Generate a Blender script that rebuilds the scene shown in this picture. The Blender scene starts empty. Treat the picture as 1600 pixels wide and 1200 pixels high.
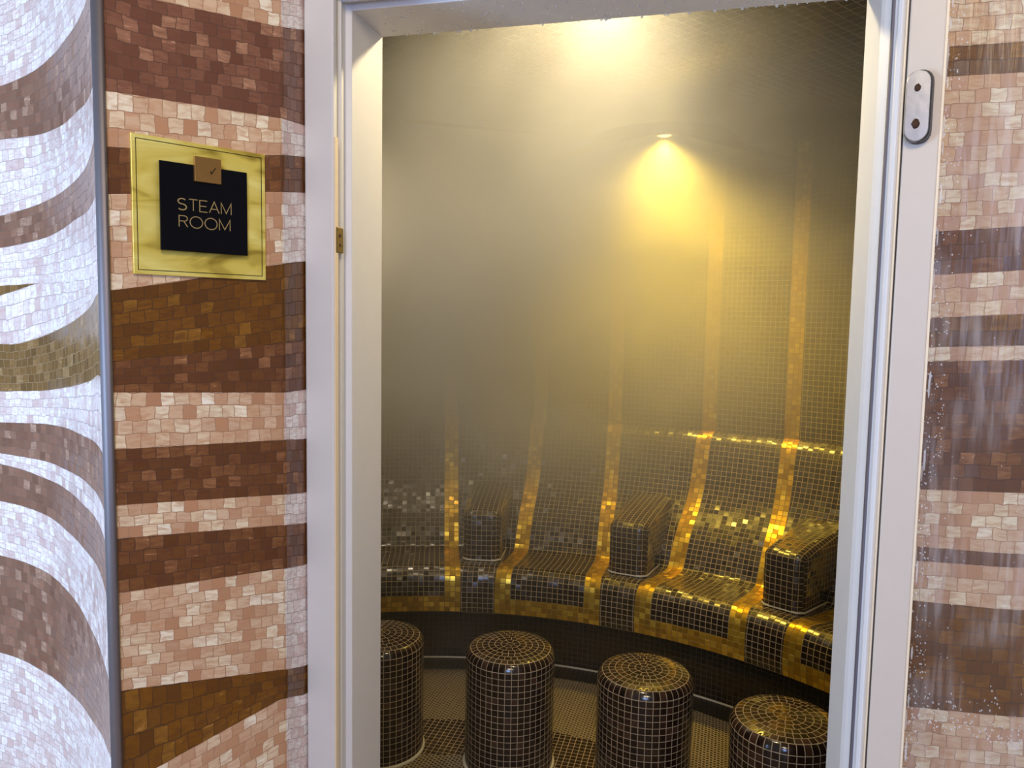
import bpy, bmesh, random
from math import *
from mathutils import Vector, Matrix

S = bpy.context.scene
COL = S.collection
rnd = random.Random(7)

# ------------------------------------------------------------------ camera
cam_d = bpy.data.cameras.new('camera')
cam_d.sensor_width = 36.0
cam_d.lens = 27.0            # 1200 px focal length on a 1600 px frame
cam_d.clip_start = 0.01
cam = bpy.data.objects.new('camera', cam_d)
COL.objects.link(cam)
yaw, pitch, roll = radians(14.5), atan(1200 / 14286.0), radians(1.0)
fh = Vector((-sin(yaw), cos(yaw), 0)); up = Vector((0, 0, 1))
fw = fh * cos(pitch) - up * sin(pitch)
r0 = fw.cross(up).normalized(); u0 = r0.cross(fw)
rr = r0 * cos(roll) + u0 * sin(roll); uu = -r0 * sin(roll) + u0 * cos(roll)
M = Matrix((rr, uu, -fw)).transposed().to_4x4()
M.translation = Vector((.622, -1.386, 1.5))
cam.matrix_world = M
S.camera = cam

# ------------------------------------------------------------------ colour management
S.view_settings.view_transform = 'Standard'
S.view_settings.look = 'None'
S.view_settings.exposure = 0.0
S.view_settings.gamma = 1.0
S.view_settings.use_curve_mapping = False
S.cycles.volume_bounces = 1
S.cycles.volume_step_rate = 2.0
S.cycles.volume_max_steps = 64
S.cycles.max_bounces = 8
S.cycles.transparent_max_bounces = 12
S.cycles.sample_clamp_indirect = 4.0
S.cycles.use_denoising = True

# ------------------------------------------------------------------ world, corridor lights and added fill
W = bpy.data.worlds.new('world'); S.world = W
W.use_nodes = True
bg = W.node_tree.nodes['Background']
bg.inputs[0].default_value = (.62, .61, .63, 1)
bg.inputs[1].default_value = 0.42

def area(name, loc, target, size, power, color, sy=None):
    l = bpy.data.lights.new(name, 'AREA'); l.energy = power; l.color = color
    l.shape = 'RECTANGLE'; l.size = size; l.size_y = sy or size
    o = bpy.data.objects.new(name, l); COL.objects.link(o)
    o.location = loc
    o.rotation_euler = (Vector(target) - Vector(loc)).to_track_quat('-Z', 'Y').to_euler()
    return o
area('corridor_blue_light', (-1.65, -2.0, 1.45), (-.45, -.3, 1.35), 0.28, 62, (.45, .66, 1.0), 1.3)  # unseen blue source on the left; no window is built
area('cool_fill_light', (.75, -2.7, 1.7), (.0, -.2, 1.3), 0.5, 27, (.36, .52, 1.0), 1.0)  # unseen fill, added to cool the door casing and return strip
area('corridor_ceiling_light', (.80, -2.0, 2.6), (.2, -.2, 1.3), 0.5, 24, (1.0, .80, .50))

def spot(name, loc, target, power, color, angle, blend=.6, rad=.04):
    l = bpy.data.lights.new(name, 'SPOT'); l.energy = power; l.color = color
    l.spot_size = radians(angle); l.spot_blend = blend; l.shadow_soft_size = rad
    o = bpy.data.objects.new(name, l); COL.objects.link(o); o.location = loc
    o.rotation_euler = (Vector(target) - Vector(loc)).to_track_quat('-Z', 'Y').to_euler()
    return o
YEL = (1.0, .68, .09)
L_FAR = (.40, 1.93, 2.265)
L_NEAR = (.37, .30, 2.265)
L_LEFT = (-.90, 1.45, 2.265)

# ------------------------------------------------------------------ helpers
def tag(o, label, cat, group=None):
    o['label'] = label; o['category'] = cat
    if group: o['group'] = group
    return o
def empty(name, loc, label, cat, group=None):
    o = bpy.data.objects.new(name, None); COL.objects.link(o); o.location = loc
    o.empty_display_size = .1
    return tag(o, label, cat, group)
class MB:
    """collects faces with a uv and a material slot each"""
    def __init__(s): s.bm = bmesh.new(); s.uv = s.bm.loops.layers.uv.new('UVMap'); s.cache = {}
    def v(s, p):
        k = (round(p[0], 5), round(p[1], 5), round(p[2], 5))
        if k not in s.cache: s.cache[k] = s.bm.verts.new(p)
        return s.cache[k]
    def face(s, pts, uvs=None, mat=0, smooth=True):
        vs = []; us = []
        for i, p in enumerate(pts):
            q = s.v(p)
            if q in vs: continue
            vs.append(q); us.append(uvs[i] if uvs else (0, 0))
        if len(vs) < 3: return
        try: f = s.bm.faces.new(vs)
        except ValueError: return
        f.material_index = mat; f.smooth = smooth
        for l, u in zip(f.loops, us): l[s.uv].uv = u
    def box(s, a, b, mat=0, mtx=None):
        x0, y0, z0 = a; x1, y1, z1 = b
        c = [(x0,y0,z0),(x1,y0,z0),(x1,y1,z0),(x0,y1,z0),(x0,y0,z1),(x1,y0,z1),(x1,y1,z1),(x0,y1,z1)]
        if mtx: c = [tuple(mtx @ Vector(q)) for q in c]
        for f in ((0,3,2,1),(4,5,6,7),(0,1,5,4),(1,2,6,5),(2,3,7,6),(3,0,4,7)):
            s.face([c[i] for i in f], [(c[i][0]+c[i][1], c[i][2]) for i in f], mat, False)
    def prism(s, poly, z0, z1, mat=0):
        n = len(poly)
        for i in range(n):
            a, b = poly[i], poly[(i+1) % n]
            s.face([(a[0],a[1],z0),(b[0],b[1],z0),(b[0],b[1],z1),(a[0],a[1],z1)], None, mat, False)
        s.face([(p[0],p[1],z1) for p in poly], None, mat, False)
        s.face([(p[0],p[1],z0) for p in reversed(poly)], None, mat, False)
    def build(s, name, mats, parent=None, recalc=True):
        if recalc: bmesh.ops.recalc_face_normals(s.bm, faces=s.bm.faces)
        me = bpy.data.meshes.new(name); s.bm.to_mesh(me); s.bm.free()
        for m in (mats if isinstance(mats, (list, tuple)) else [mats]): me.materials.append(m)
        o = bpy.data.objects.new(name, me); COL.objects.link(o)
        if parent: o.parent = parent
        return o
def bevel(o, w, n=3, ang=30):
    m = o.modifiers.new('bevel', 'BEVEL'); m.width = w; m.segments = n
    m.limit_method = 'ANGLE'; m.angle_limit = radians(ang)
    return o
def struct(o, label=None):
    o['kind'] = 'structure'
    if label: o['label'] = label
    return o

# ------------------------------------------------------------------ materials
def mat(name):
    m = bpy.data.materials.new(name); m.use_nodes = True
    nt = m.node_tree; return m, nt, nt.nodes['Principled BSDF']
def N(nt, t, **k):
    n = nt.nodes.new(t)
    for a, b in k.items(): setattr(n, a, b)
    return n
def math_(nt, op, a, b=None, c=None):
    n = N(nt, 'ShaderNodeMath', operation=op)
    for i, x in enumerate((a, b, c)):
        if x is None: continue
        if isinstance(x, (int, float)): n.inputs[i].default_value = x
        else: nt.links.new(x, n.inputs[i])
    return n.outputs[0]
def mixc(nt, fac, a, b, mode='MIX'):
    n = N(nt, 'ShaderNodeMix', data_type='RGBA', blend_type=mode)
    for s_, x in ((0, fac), (6, a), (7, b)):
        if isinstance(x, (int, float)): n.inputs[s_].default_value = x
        elif isinstance(x, tuple): n.inputs[s_].default_value = (*x, 1) if len(x) == 3 else x
        else: nt.links.new(x, n.inputs[s_])
    return n.outputs[2]
def ramp(nt, fac, stops, interp='LINEAR'):
    n = N(nt, 'ShaderNodeValToRGB'); n.color_ramp.interpolation = interp
    e = n.color_ramp.elements
    while len(e) < len(stops): e.new(.5)
    for i, (p, c) in enumerate(stops):
        e[i].position = p; e[i].color = (*c, 1)
    nt.links.new(fac, n.inputs[0]); return n.outputs[0]

def tile_base(nt, offset, wobble, mortar, seed=0.0, width=1.0):
    """uv in tile units -> (grout mask, random 0..1 per tile, uv vector, tilt vector)"""
    uv = N(nt, 'ShaderNodeUVMap').outputs[0]
    vec = uv
    if wobble > 0:
        nz = N(nt, 'ShaderNodeTexNoise'); nz.inputs['Scale'].default_value = .8
        nt.links.new(uv, nz.inputs[0])
        sub = N(nt, 'ShaderNodeVectorMath', operation='SUBTRACT'); nt.links.new(nz.outputs['Color'], sub.inputs[0])
        sub.inputs[1].default_value = (.5, .5, .5)
        sc = N(nt, 'ShaderNodeVectorMath', operation='SCALE'); nt.links.new(sub.outputs[0], sc.inputs[0])
        sc.inputs[3].default_value = wobble
        ad = N(nt, 'ShaderNodeVectorMath', operation='ADD'); nt.links.new(uv, ad.inputs[0]); nt.links.new(sc.outputs[0], ad.inputs[1])
        vec = ad.outputs[0]
    br = N(nt, 'ShaderNodeTexBrick', offset=offset, offset_frequency=2, squash=1.0)
    nt.links.new(vec, br.inputs['Vector'])
    br.inputs['Color1'].default_value = (0, 0, 0, 1); br.inputs['Color2'].default_value = (1, 1, 1, 1)
    br.inputs['Mortar'].default_value = (.5, .5, .5, 1)
    br.inputs['Scale'].default_value = 1; br.inputs['Mortar Size'].default_value = mortar
    br.inputs['Mortar Smooth'].default_value = .15; br.inputs['Bias'].default_value = 0
    br.inputs['Brick Width'].default_value = width; br.inputs['Row Height'].default_value = 1
    t = N(nt, 'ShaderNodeSeparateColor'); nt.links.new(br.outputs['Color'], t.inputs[0])
    wn = N(nt, 'ShaderNodeTexWhiteNoise', noise_dimensions='1D')
    nt.links.new(math_(nt, 'MULTIPLY_ADD', t.outputs[0], 91.7, seed), wn.inputs['W'])
    return br.outputs['Fac'], wn.outputs['Value'], vec, wn.outputs['Color']
def tilt_normal(nt, rndcol, amount, height, dist=.001, strength=.5):
    geo = N(nt, 'ShaderNodeNewGeometry')
    sub = N(nt, 'ShaderNodeVectorMath', operation='SUBTRACT'); nt.links.new(rndcol, sub.inputs[0]); sub.inputs[1].default_value = (.5, .5, .5)
    sc = N(nt, 'ShaderNodeVectorMath', operation='SCALE'); nt.links.new(sub.outputs[0], sc.inputs[0]); sc.inputs[3].default_value = amount
    ad = N(nt, 'ShaderNodeVectorMath', operation='ADD'); nt.links.new(geo.outputs['Normal'], ad.inputs[0]); nt.links.new(sc.outputs[0], ad.inputs[1])
    nm = N(nt, 'ShaderNodeVectorMath', operation='NORMALIZE'); nt.links.new(ad.outputs[0], nm.inputs[0])
    bp = N(nt, 'ShaderNodeBump'); bp.inputs['Distance'].default_value = dist; bp.inputs['Strength'].default_value = strength
    nt.links.new(height, bp.inputs['Height']); nt.links.new(nm.outputs[0], bp.inputs['Normal'])
    return bp.outputs[0]

def smalti(name, stops, grout, streak, rough=.28, seed=0.0, wob=.42):
    """hand-cut glass mosaic of the corridor walls"""
    m, nt, b = mat(name)
    g, t, vec, rc = tile_base(nt, .43, wob, .028, seed, 1.05)
    col = ramp(nt, t, stops)
    # marbled streaks that change from tile to tile
    sx = N(nt, 'ShaderNodeVectorMath', operation='MULTIPLY'); nt.links.new(vec, sx.inputs[0]); sx.inputs[1].default_value = (.9, 3.6, 1)
    ns = N(nt, 'ShaderNodeTexNoise', noise_dimensions='4D'); nt.links.new(sx.outputs[0], ns.inputs['Vector'])
    nt.links.new(math_(nt, 'MULTIPLY', t, 50.0), ns.inputs['W'])
    ns.inputs['Scale'].default_value = .9; ns.inputs['Detail'].default_value = 3; ns.inputs['Distortion'].default_value = .7
    k = ramp(nt, ns.outputs[0], [(.42, (0,0,0)), (.66, (1,1,1))])
    col = mixc(nt, math_(nt, 'MULTIPLY', k, .65), col, streak)
    # pearly lines on some tiles
    k2 = ramp(nt, ns.outputs[0], [(.30, (1,1,1)), (.36, (0,0,0))])
    gl = math_(nt, 'MULTIPLY', k2, math_(nt, 'GREATER_THAN', t, .72))
    col = mixc(nt, math_(nt, 'MULTIPLY', gl, .45), col, tuple(min(1, c * 1.7 + .06) for c in stops[-1][1]))
    col = mixc(nt, math_(nt, 'MULTIPLY', g, .75), col, grout)
    nt.links.new(col, b.inputs['Base Color'])
    b.inputs['Roughness'].default_value = rough
    nt.links.new(math_(nt, 'MULTIPLY_ADD', g, .5, rough), b.inputs['Roughness'])
    b.inputs['Specular IOR Level'].default_value = .55
    h = math_(nt, 'SUBTRACT', math_(nt, 'MULTIPLY', ns.outputs[0], .35), g)
    nt.links.new(tilt_normal(nt, rc, .16, h, .0012, .6), b.inputs['Normal'])
    return m
LIGHT = smalti('cream and pink glass mosaic', [(0, (.46,.24,.13)), (.25, (.58,.37,.23)), (.6, (.68,.50,.34)), (.8, (.80,.68,.48)), (1, (.90,.82,.66))], (.36,.19,.11), (.50,.25,.13), .3, 3)
BROWN = smalti('chestnut glass mosaic', [(0, (.110,.038,.009)), (.5, (.160,.060,.016)), (.85, (.21,.085,.027)), (1, (.30,.135,.055))], (.040,.014,.007), (.11,.034,.014), .25, 11)
PALE_LIT = smalti('light-whitened glass mosaic', [(0, (.68,.52,.47)), (.2, (.76,.66,.61)), (.5, (.84,.79,.74)), (1, (.92,.90,.87))], (.34,.26,.26), (.60,.38,.36), .25, 3)  # whiter copy of LIGHT; cool light on the tiles put into the colour
OCHRE = smalti('dark amber glass mosaic', [(0, (.110,.038,.0015)), (.5, (.165,.060,.0025)), (.9, (.20,.078,.004)), (1, (.26,.115,.012))], (.035,.012,.002), (.10,.034,.004), .25, 23)
MAUVE = smalti('rose brown glass mosaic', [(0, (.14,.052,.028)), (.5, (.21,.088,.050)), (.85, (.27,.120,.070)), (1, (.42,.22,.13))], (.060,.024,.016), (.15,.055,.032), .25, 31)

BROWN_SHEEN = smalti('sheen-lightened chestnut glass mosaic', [(0, (.18,.080,.048)), (.5, (.24,.115,.072)), (.85, (.30,.155,.10)), (1, (.42,.27,.19))], (.12,.07,.05), (.20,.12,.08), .25, 41)  # lighter BROWN for the left wall, glaze sheen put into the colour
OCHRE_SHEEN = smalti('sheen-lightened amber glass mosaic', [(0, (.13,.066,.016)), (.5, (.20,.105,.028)), (.85, (.26,.145,.05)), (1, (.36,.23,.10))], (.34,.24,.13), (.15,.09,.03), .25, 43)  # lighter OCHRE for the left wall, its sheen mixed into the colour

def grid_tile(name, stops, grout, rough, metal=0.0, tilt=.07, mortar=.055, seed=0.0, bump=.5, offset=0.0, spec=.6):
    m, nt, b = mat(name)
    g, t, vec, rc = tile_base(nt, offset, .05, mortar, seed)
    col = ramp(nt, t, stops)
    nt.links.new(mixc(nt, g, col, grout), b.inputs['Base Color'])
    nt.links.new(math_(nt, 'MULTIPLY_ADD', g, .6, rough), b.inputs['Roughness'])
    if metal: nt.links.new(math_(nt, 'MULTIPLY_ADD', g, -metal, metal), b.inputs['Metallic'])
    b.inputs['Specular IOR Level'].default_value = spec
    nt.links.new(tilt_normal(nt, rc, tilt, math_(nt, 'SUBTRACT', 1.0, g), .001, bump), b.inputs['Normal'])
    return m
DARK = grid_tile('black brown glazed mosaic', [(0, (.007,.003,.0015)), (.8, (.017,.008,.004)), (1, (.035,.020,.008))], (.37,.28,.15), .24, tilt=.24, spec=1.0)
RISER_SHADE = grid_tile('shade-darkened riser mosaic', [(0, (.007,.003,.0015)), (1, (.017,.008,.004))], (.055,.04,.022), .22, tilt=.08, seed=14)  # same dark tile, grout darkened to paint in the riser's shade
GOLD = grid_tile('gold leaf mosaic', [(0, (.50,.28,.015)), (.6, (.74,.46,.03)), (1, (.95,.68,.08))], (.34,.20,.03), .30, .75, tilt=.22, seed=5)
STOOLM = grid_tile('black stool mosaic', [(0, (.010,.004,.003)), (.8, (.022,.009,.006)), (1, (.06,.03,.02))], (.42,.34,.23), .14, tilt=.05, mortar=.05, seed=9)
FLOOR_SQ = grid_tile('square floor mosaic', [(0, (.012,.006,.004)), (1, (.03,.016,.01))], (.40,.31,.20), .25, tilt=.03, mortar=.06, seed=2)
FLOOR_FN = grid_tile('small textured floor mosaic', [(0, (.020,.012,.006)), (1, (.055,.035,.018))], (.42,.34,.21), .5, tilt=.3, mortar=.14, seed=4, bump=1.0, offset=.5)
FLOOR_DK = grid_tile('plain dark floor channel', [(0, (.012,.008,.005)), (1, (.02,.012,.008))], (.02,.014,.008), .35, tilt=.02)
CEILM = grid_tile('dark ceiling mosaic', [(0, (.016,.011,.009)), (1, (.04,.03,.024))], (.24,.19,.14), .2, tilt=.06, seed=6)

def simple(name, color, rough=.5, metal=0, bumps=0.0, scale=20, var=.0, spec=.5):
    m, nt, b = mat(name)
    tc = N(nt, 'ShaderNodeTexCoord')
    nz = N(nt, 'ShaderNodeTexNoise'); nz.inputs['Scale'].default_value = scale; nz.inputs['Detail'].default_value = 4
    nt.links.new(tc.outputs['Object'], nz.inputs[0])
    dk = tuple(c * (1 - var) for c in color)
    nt.links.new(mixc(nt, nz.outputs[0], color, dk), b.inputs['Base Color'])
    b.inputs['Roughness'].default_value = rough; b.inputs['Metallic'].default_value = metal
    b.inputs['Specular IOR Level'].default_value = spec
    if bumps:
        bp = N(nt, 'ShaderNodeBump'); bp.inputs['Strength'].default_value = bumps; bp.inputs['Distance'].default_value = .002
        nt.links.new(nz.outputs[0], bp.inputs['Height']); nt.links.new(bp.outputs[0], b.inputs['Normal'])
    return m
PAINT = simple('white gloss paint', (.66,.65,.65), .5, 0, .15, 30, .06)
CREAM = simple('cream edge paint', (.80,.66,.47), .45, 0, .15, 30, .08)
STILE = simple('warm white door paint', (.58,.50,.42), .42, 0, .2, 25, .06)
SEAL = simple('dark grey rubber seal', (.10,.09,.11), .6)
JOINT = simple('brown open joint', (.12,.07,.05), .8)
STEEL = simple('satin stainless steel', (.20,.18,.19), .55, .8, .02, 60, .1)
PLATE = simple('brushed grey metal plate', (.34,.34,.37), .30, .85, .1, 60, .12)
RUST = simple('rusty screw recess', (.09,.04,.015), .8, .2, .8, 400, .6)
BLACKEDGE = simple('dark plate edge', (.03,.028,.03), .45)
CAULK = simple('pale sealant bead', (.62,.58,.45), .5)
PLASTER = simple('plain wall core', (.30,.22,.17), .8)
BRASS = simple('dull brass', (.42,.30,.12), .4, .9, .2, 200, .4)
LENSRIM = simple('lamp rim metal', (.35,.30,.2), .3, .9)

def gold_plate():
    m, nt, b = mat('brushed gold sign plate')
    tc = N(nt, 'ShaderNodeTexCoord')
    mp = N(nt, 'ShaderNodeMapping'); nt.links.new(tc.outputs['Object'], mp.inputs[0])
    mp.inputs['Rotation'].default_value = (0, radians(40), 0); mp.inputs['Scale'].default_value = (9, 9, 34)
    nz = N(nt, 'ShaderNodeTexNoise'); nz.inputs['Scale'].default_value = .9; nz.inputs['Detail'].default_value = 2
    nz.inputs['Distortion'].default_value = 1.2
    nt.links.new(mp.outputs[0], nz.inputs[0])
    nt.links.new(ramp(nt, nz.outputs[0], [(.28, (.42,.30,.04)), (.40, (.80,.64,.12)), (.7, (.98,.86,.26))]), b.inputs['Base Color'])
    b.inputs['Metallic'].default_value = .45; b.inputs['Roughness'].default_value = .34
    return m
SIGNGOLD = gold_plate()
SIGNBLACK = simple('glossy black acrylic', (.003,.003,.005), .12, 0, 0, 5, .0, .15)
SIGNBROWN = simple('bronze square', (.30,.16,.045), .35, .5, 0, 60, .2)
LETTER = simple('thin gold lettering', (.50,.36,.16), .35, .6)

def emit(name, color, s):
    m = bpy.data.materials.new(name); m.use_nodes = True; nt = m.node_tree; nt.nodes.clear()
    e = N(nt, 'ShaderNodeEmission'); e.inputs[0].default_value = (*color, 1); e.inputs[1].default_value = s
    o = N(nt, 'ShaderNodeOutputMaterial'); nt.links.new(e.outputs[0], o.inputs[0]); return m
LAMP = emit('glowing yellow lens', (1.0, .78, .20), 40)

# ------------------------------------------------------------------ corridor walls with striped mosaic
TILE = .0192
def lerp_edge(e, s):
    if s <= e[0][0]: return e[0][1]
    for (a, za), (b, zb) in zip(e, e[1:]):
        if s <= b:
            t = (s - a) / max(1e-6, b - a); return za + (zb - za) * t
    return e[-1][1]
def smooth_edge(e, s, w=.03):
    return sum(lerp_edge(e, s + d * w) for d in (-1, -.5, 0, .5, 1)) / 5
def striped(mb, path, edges, kinds, s0, s1, step=.012, top=2.6, bottom=0.0, smooth=.03, uo=0.0):
    """edges run top to bottom as z over path length; kinds = material slot between two edges"""
    cum = [0.0]
    for a, b in zip(path, path[1:]): cum.append(cum[-1] + hypot(b[0]-a[0], b[1]-a[1]))
    def at(s):
        for i in range(len(cum) - 1):
            if s <= cum[i+1] + 1e-9 or i == len(cum) - 2:
                t = (s - cum[i]) / (cum[i+1] - cum[i])
                return (path[i][0] + (path[i+1][0]-path[i][0])*t, path[i][1] + (path[i+1][1]-path[i][1])*t)
    ss = sorted({round(s0 + (s1 - s0) * i / ceil((s1-s0)/step), 5) for i in range(ceil((s1-s0)/step) + 1)} | {round(c, 5) for c in cum if s0 < c < s1})
    cols = []
    for s in ss:
        zs = [top] + [smooth_edge(e, s, smooth) for e in edges] + [bottom]
        for i in range(1, len(zs)): zs[i] = min(zs[i], zs[i-1])
        cols.append((s, at(s), zs))
    nb = len(kinds)
    mean = [sum(c[2][i] - c[2][i+1] for c in cols) / len(cols) for i in range(nb)]
    for (sa, pa, za), (sb, pb, zb) in zip(cols, cols[1:]):
        for i in range(nb):
            ta, ba, tb, bb = za[i], za[i+1], zb[i], zb[i+1]
            if ta - ba < 1e-4 and tb - bb < 1e-4: continue
            if i == 0: va, vb = (ta - ba) / TILE, (tb - bb) / TILE
            else: va = vb = max(1, round(mean[i] / TILE)) if mean[i] > .015 else 1
            base = 40 * i
            if i == nb - 1:
                uvs = [(sa/TILE+uo, -ta/TILE+ta/TILE-(ta-ba)/TILE), (sb/TILE+uo, -(tb-bb)/TILE), (sb/TILE+uo, 0), (sa/TILE+uo, 0)]
            else:
                uvs = [(sa/TILE+uo, base), (sb/TILE+uo, base), (sb/TILE+uo, base+vb), (sa/TILE+uo, base+va)]
            mb.face([(pa[0],pa[1],ba),(pb[0],pb[1],bb),(pb[0],pb[1],tb),(pa[0],pa[1],ta)], uvs, kinds[i], True)

left_path = [(-1.75,-.02),(-.95,-.075),(-.815,-.10),(-.678,-.132),(-.579,-.18),(-.479,-.245),(-.400,-.303),(-.329,-.366),(-.262,-.43),(-.205,-.488)]
# resample the left path as a smooth curve
def catmull(p, n=6):
    out = []
    for i in range(len(p) - 1):
        a = p[max(0, i-1)]; b = p[i]; c = p[i+1]; d = p[min(len(p)-1, i+2)]
        for k in range(n):
            t = k / n
            out.append(tuple(.5*((2*b[j])+(-a[j]+c[j])*t+(2*a[j]-5*b[j]+4*c[j]-d[j])*t*t+(-a[j]+3*b[j]-3*c[j]+d[j])*t**3) for j in (0, 1)))
    out.append(p[-1]); return out
lp = left_path[:1] + catmull(left_path[1:], 5)
LOFF = hypot(.8, .055)      # the band tables start at (-.95,-.075)
LB = [
 ([(0.168,1.95),(0.335,1.971),(0.47,1.98),(0.622,1.984),(0.785,1.968)], [(0.161,1.846),(0.323,1.842),(0.452,1.839),(0.57,1.842),(0.751,1.829)], 1),
 ([(0.151,1.693),(0.312,1.713),(0.518,1.729),(0.73,1.749),(0.792,1.754)], [(0.147,1.628),(0.305,1.643),(0.508,1.663),(0.756,1.671)], 1),
 ([(0.0,1.551),(0.142,1.551),(0.198,1.553),(0.258,1.555),(.9,1.555)], [(0.0,1.50),(0.14,1.531),(0.209,1.544),(0.258,1.555),(.9,1.555)], 2),
 ([(0.134,1.43),(0.191,1.431),(0.343,1.462),(0.487,1.485),(0.575,1.501),(0.74,1.527)], [(0.128,1.33),(0.278,1.34),(0.473,1.365),(0.618,1.385),(0.718,1.402)], 2),
 ([(0.124,1.264),(0.274,1.273),(0.383,1.277),(0.543,1.278),(0.744,1.286)], [(0.12,1.198),(0.269,1.197),(0.376,1.194),(0.499,1.197),(0.586,1.194),(0.752,1.198)], 1),
 ([(0.118,1.175),(0.193,1.171),(0.267,1.161),(0.373,1.156),(0.524,1.148),(0.627,1.147),(0.806,1.151)], [(0.113,1.094),(0.188,1.093),(0.263,1.086),(0.366,1.073),(0.438,1.069),(0.568,1.063),(0.744,1.065)], 1),
 ([(0.106,0.974),(0.181,0.973),(0.257,0.965),(0.356,0.95),(0.47,0.939),(0.549,0.923),(0.667,0.916),(0.827,0.933)], [(0.092,0.754),(0.167,0.756),(0.244,0.745),(0.339,0.736),(0.475,0.744),(0.564,0.748),(0.698,0.773),(0.871,0.831)], 3),
]
edges, kinds = [], [0]
for a, b, k in LB:
    edges += [[(s + LOFF, z) for s, z in a], [(s + LOFF, z) for s, z in b]]; kinds += [k, 0]
mb = MB()
total = sum(hypot(b[0]-a[0], b[1]-a[1]) for a, b in zip(lp, lp[1:]))
striped(mb, lp, edges, kinds, 0, total - 1e-4, .014, smooth=.025)
SA, SC, SD = (-.205,-.488), (-.0595,-.256), (-.0595,-.12)
SBe = [
 [(0.011,1.949),(0.073,1.943),(0.274,1.957),(0.351,1.98)],
 [(0.008,1.804),(0.273,1.815),(0.349,1.822)],
 [(0.008,1.728),(0.242,1.752),(0.274,1.758),(0.349,1.770)],
 [(0.007,1.663),(0.244,1.696),(0.273,1.699),(0.348,1.710)],
 [(0.011,1.53),(0.11,1.548),(0.272,1.584),(0.347,1.594)],
 [(0.011,1.43),(0.125,1.44),(0.27,1.455),(0.345,1.459)],
 [(0.009,1.387),(0.273,1.373),(0.345,1.372)],
 [(0.01,1.305),(0.272,1.294),(0.344,1.285)],
 [(0.009,1.224),(0.271,1.202),(0.343,1.190)],
 [(0.011,1.175),(0.271,1.15),(0.342,1.135)],
 [(0.013,1.094),(0.27,1.076),(0.341,1.060)],
 [(0.012,0.947),(0.269,0.9),(0.34,0.880)],
 [(0.013,0.843),(0.269,0.848),(0.339,0.83)],
]
# last two bands measured lower on the wall
SBe[11] = [(0.012,0.947),(0.269,0.900),(0.34,0.875)]
SBe[12] = [(0.013,0.800),(0.269,0.850),(0.34,0.822)]
wall_left = struct(mb.build('wall_left', [PALE_LIT, BROWN_SHEEN, OCHRE_SHEEN, BROWN_SHEEN], recalc=False), 'curved corridor wall with bands of pale and brown mosaic')
mb = MB()
striped(mb, [SA, SC, SD], SBe, [0,3,0,1,0,2,1,0,1,0,1,0,2,0], 0.0, hypot(.1455,.232)+.136-1e-4, .012, smooth=.012, uo=3.3)
for f in mb.bm.faces:
    if all(v.co.y > SC[1] - 1e-4 for v in f.verts) and f.material_index == 0: f.material_index = 4  # return strip takes the whitened tiles, its cool light painted in
sign_wall = struct(mb.build('wall_niche', [LIGHT, BROWN, OCHRE, MAUVE, PALE_LIT], recalc=False), 'angled mosaic wall that carries the steam room sign')
# solid core behind the two mosaic skins
core = [(x, y + .004) for x, y in lp[:-1]] + [(-.205,-.478), (-.0655,-.2545), (-.0655,-.125), (-.8,-.06), (-1.75,.03)]
mb = MB(); mb.prism(core, 0, 2.595, 0); struct(mb.build('wall_core', PLASTER))

# right wall
RBz = [1.894,1.853,1.636,1.574,1.512,1.470,1.449,1.260,1.174,1.152,1.091,0.926]
mb = MB()
rp = [(.878,-.15),(1.9,-.15)]
re = []
for i, z in enumerate(RBz):
    dz = [0,0,.007,.008,.008,.006,.006,.004,0,.002,0,.004][i]
    re.append([(0, z - dz*.3), (.17, z + dz), (.6, z + dz + .03), (1.1, z - .02)])
striped(mb, rp, re, [0,2,0,1,0,2,0,1,0,1,0,2,0], 0, 1.02, .02, smooth=.012, uo=1.7)
struct(mb.build('wall_right', [LIGHT, BROWN, OCHRE, MAUVE], recalc=False), 'striped mosaic wall behind the open glass door')
mb = MB(); mb.box((.905,-.146,0),(1.9,-.005,2.6)); struct(mb.build('wall_right_core', PLASTER))
# wall above the door and front wall inside the steam room
mb = MB(); mb.box((-.06,-.13,2.12),(.905,-.005,2.6)); struct(mb.build('wall_over_door', LIGHT))
mb = MB(); mb.box((-2.6,0,0),(-.05,.04,2.3)); mb.box((.895,0,0),(2.6,.04,2.3)); mb.box((-.05,0,2.07),(.895,.04,2.3))
struct(mb.build('wall_front', DARK))

# corridor floor
mb = MB()
mb.face([(-3.2,-3.6,0),(3.2,-3.6,0),(3.2,.0,0),(-3.2,.0,0)], [(0,0),(90,0),(90,50),(0,50)])
mb.face([(-3.2,-3.6,-.05),(3.2,-3.6,-.05),(3.2,.0,-.05),(-3.2,.0,-.05)])
struct(mb.build('floor_corridor', LIGHT))

# stainless corner trim between the two walls
mb = MB()
prof = []
for k in range(13):
    a = radians(150 - k * 225 / 12 + 60)
    prof.append((-.2010 + .0080*cos(a), -.4850 + .0080*sin(a)))
mb.prism(prof, 0, 2.6)
for f in mb.bm.faces: f.smooth = True
t = struct(mb.build('trim_1', STEEL), 'rounded steel corner trim on the wall edge')

# ------------------------------------------------------------------ door frame
OX0, OX1, OZ = 0.0, .8435, 2.026
frame = bpy.data.objects.new('door_2', None); COL.objects.link(frame); struct(frame, 'white painted door frame of the steam room')
frame.location = (0, 0, 0)
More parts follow.
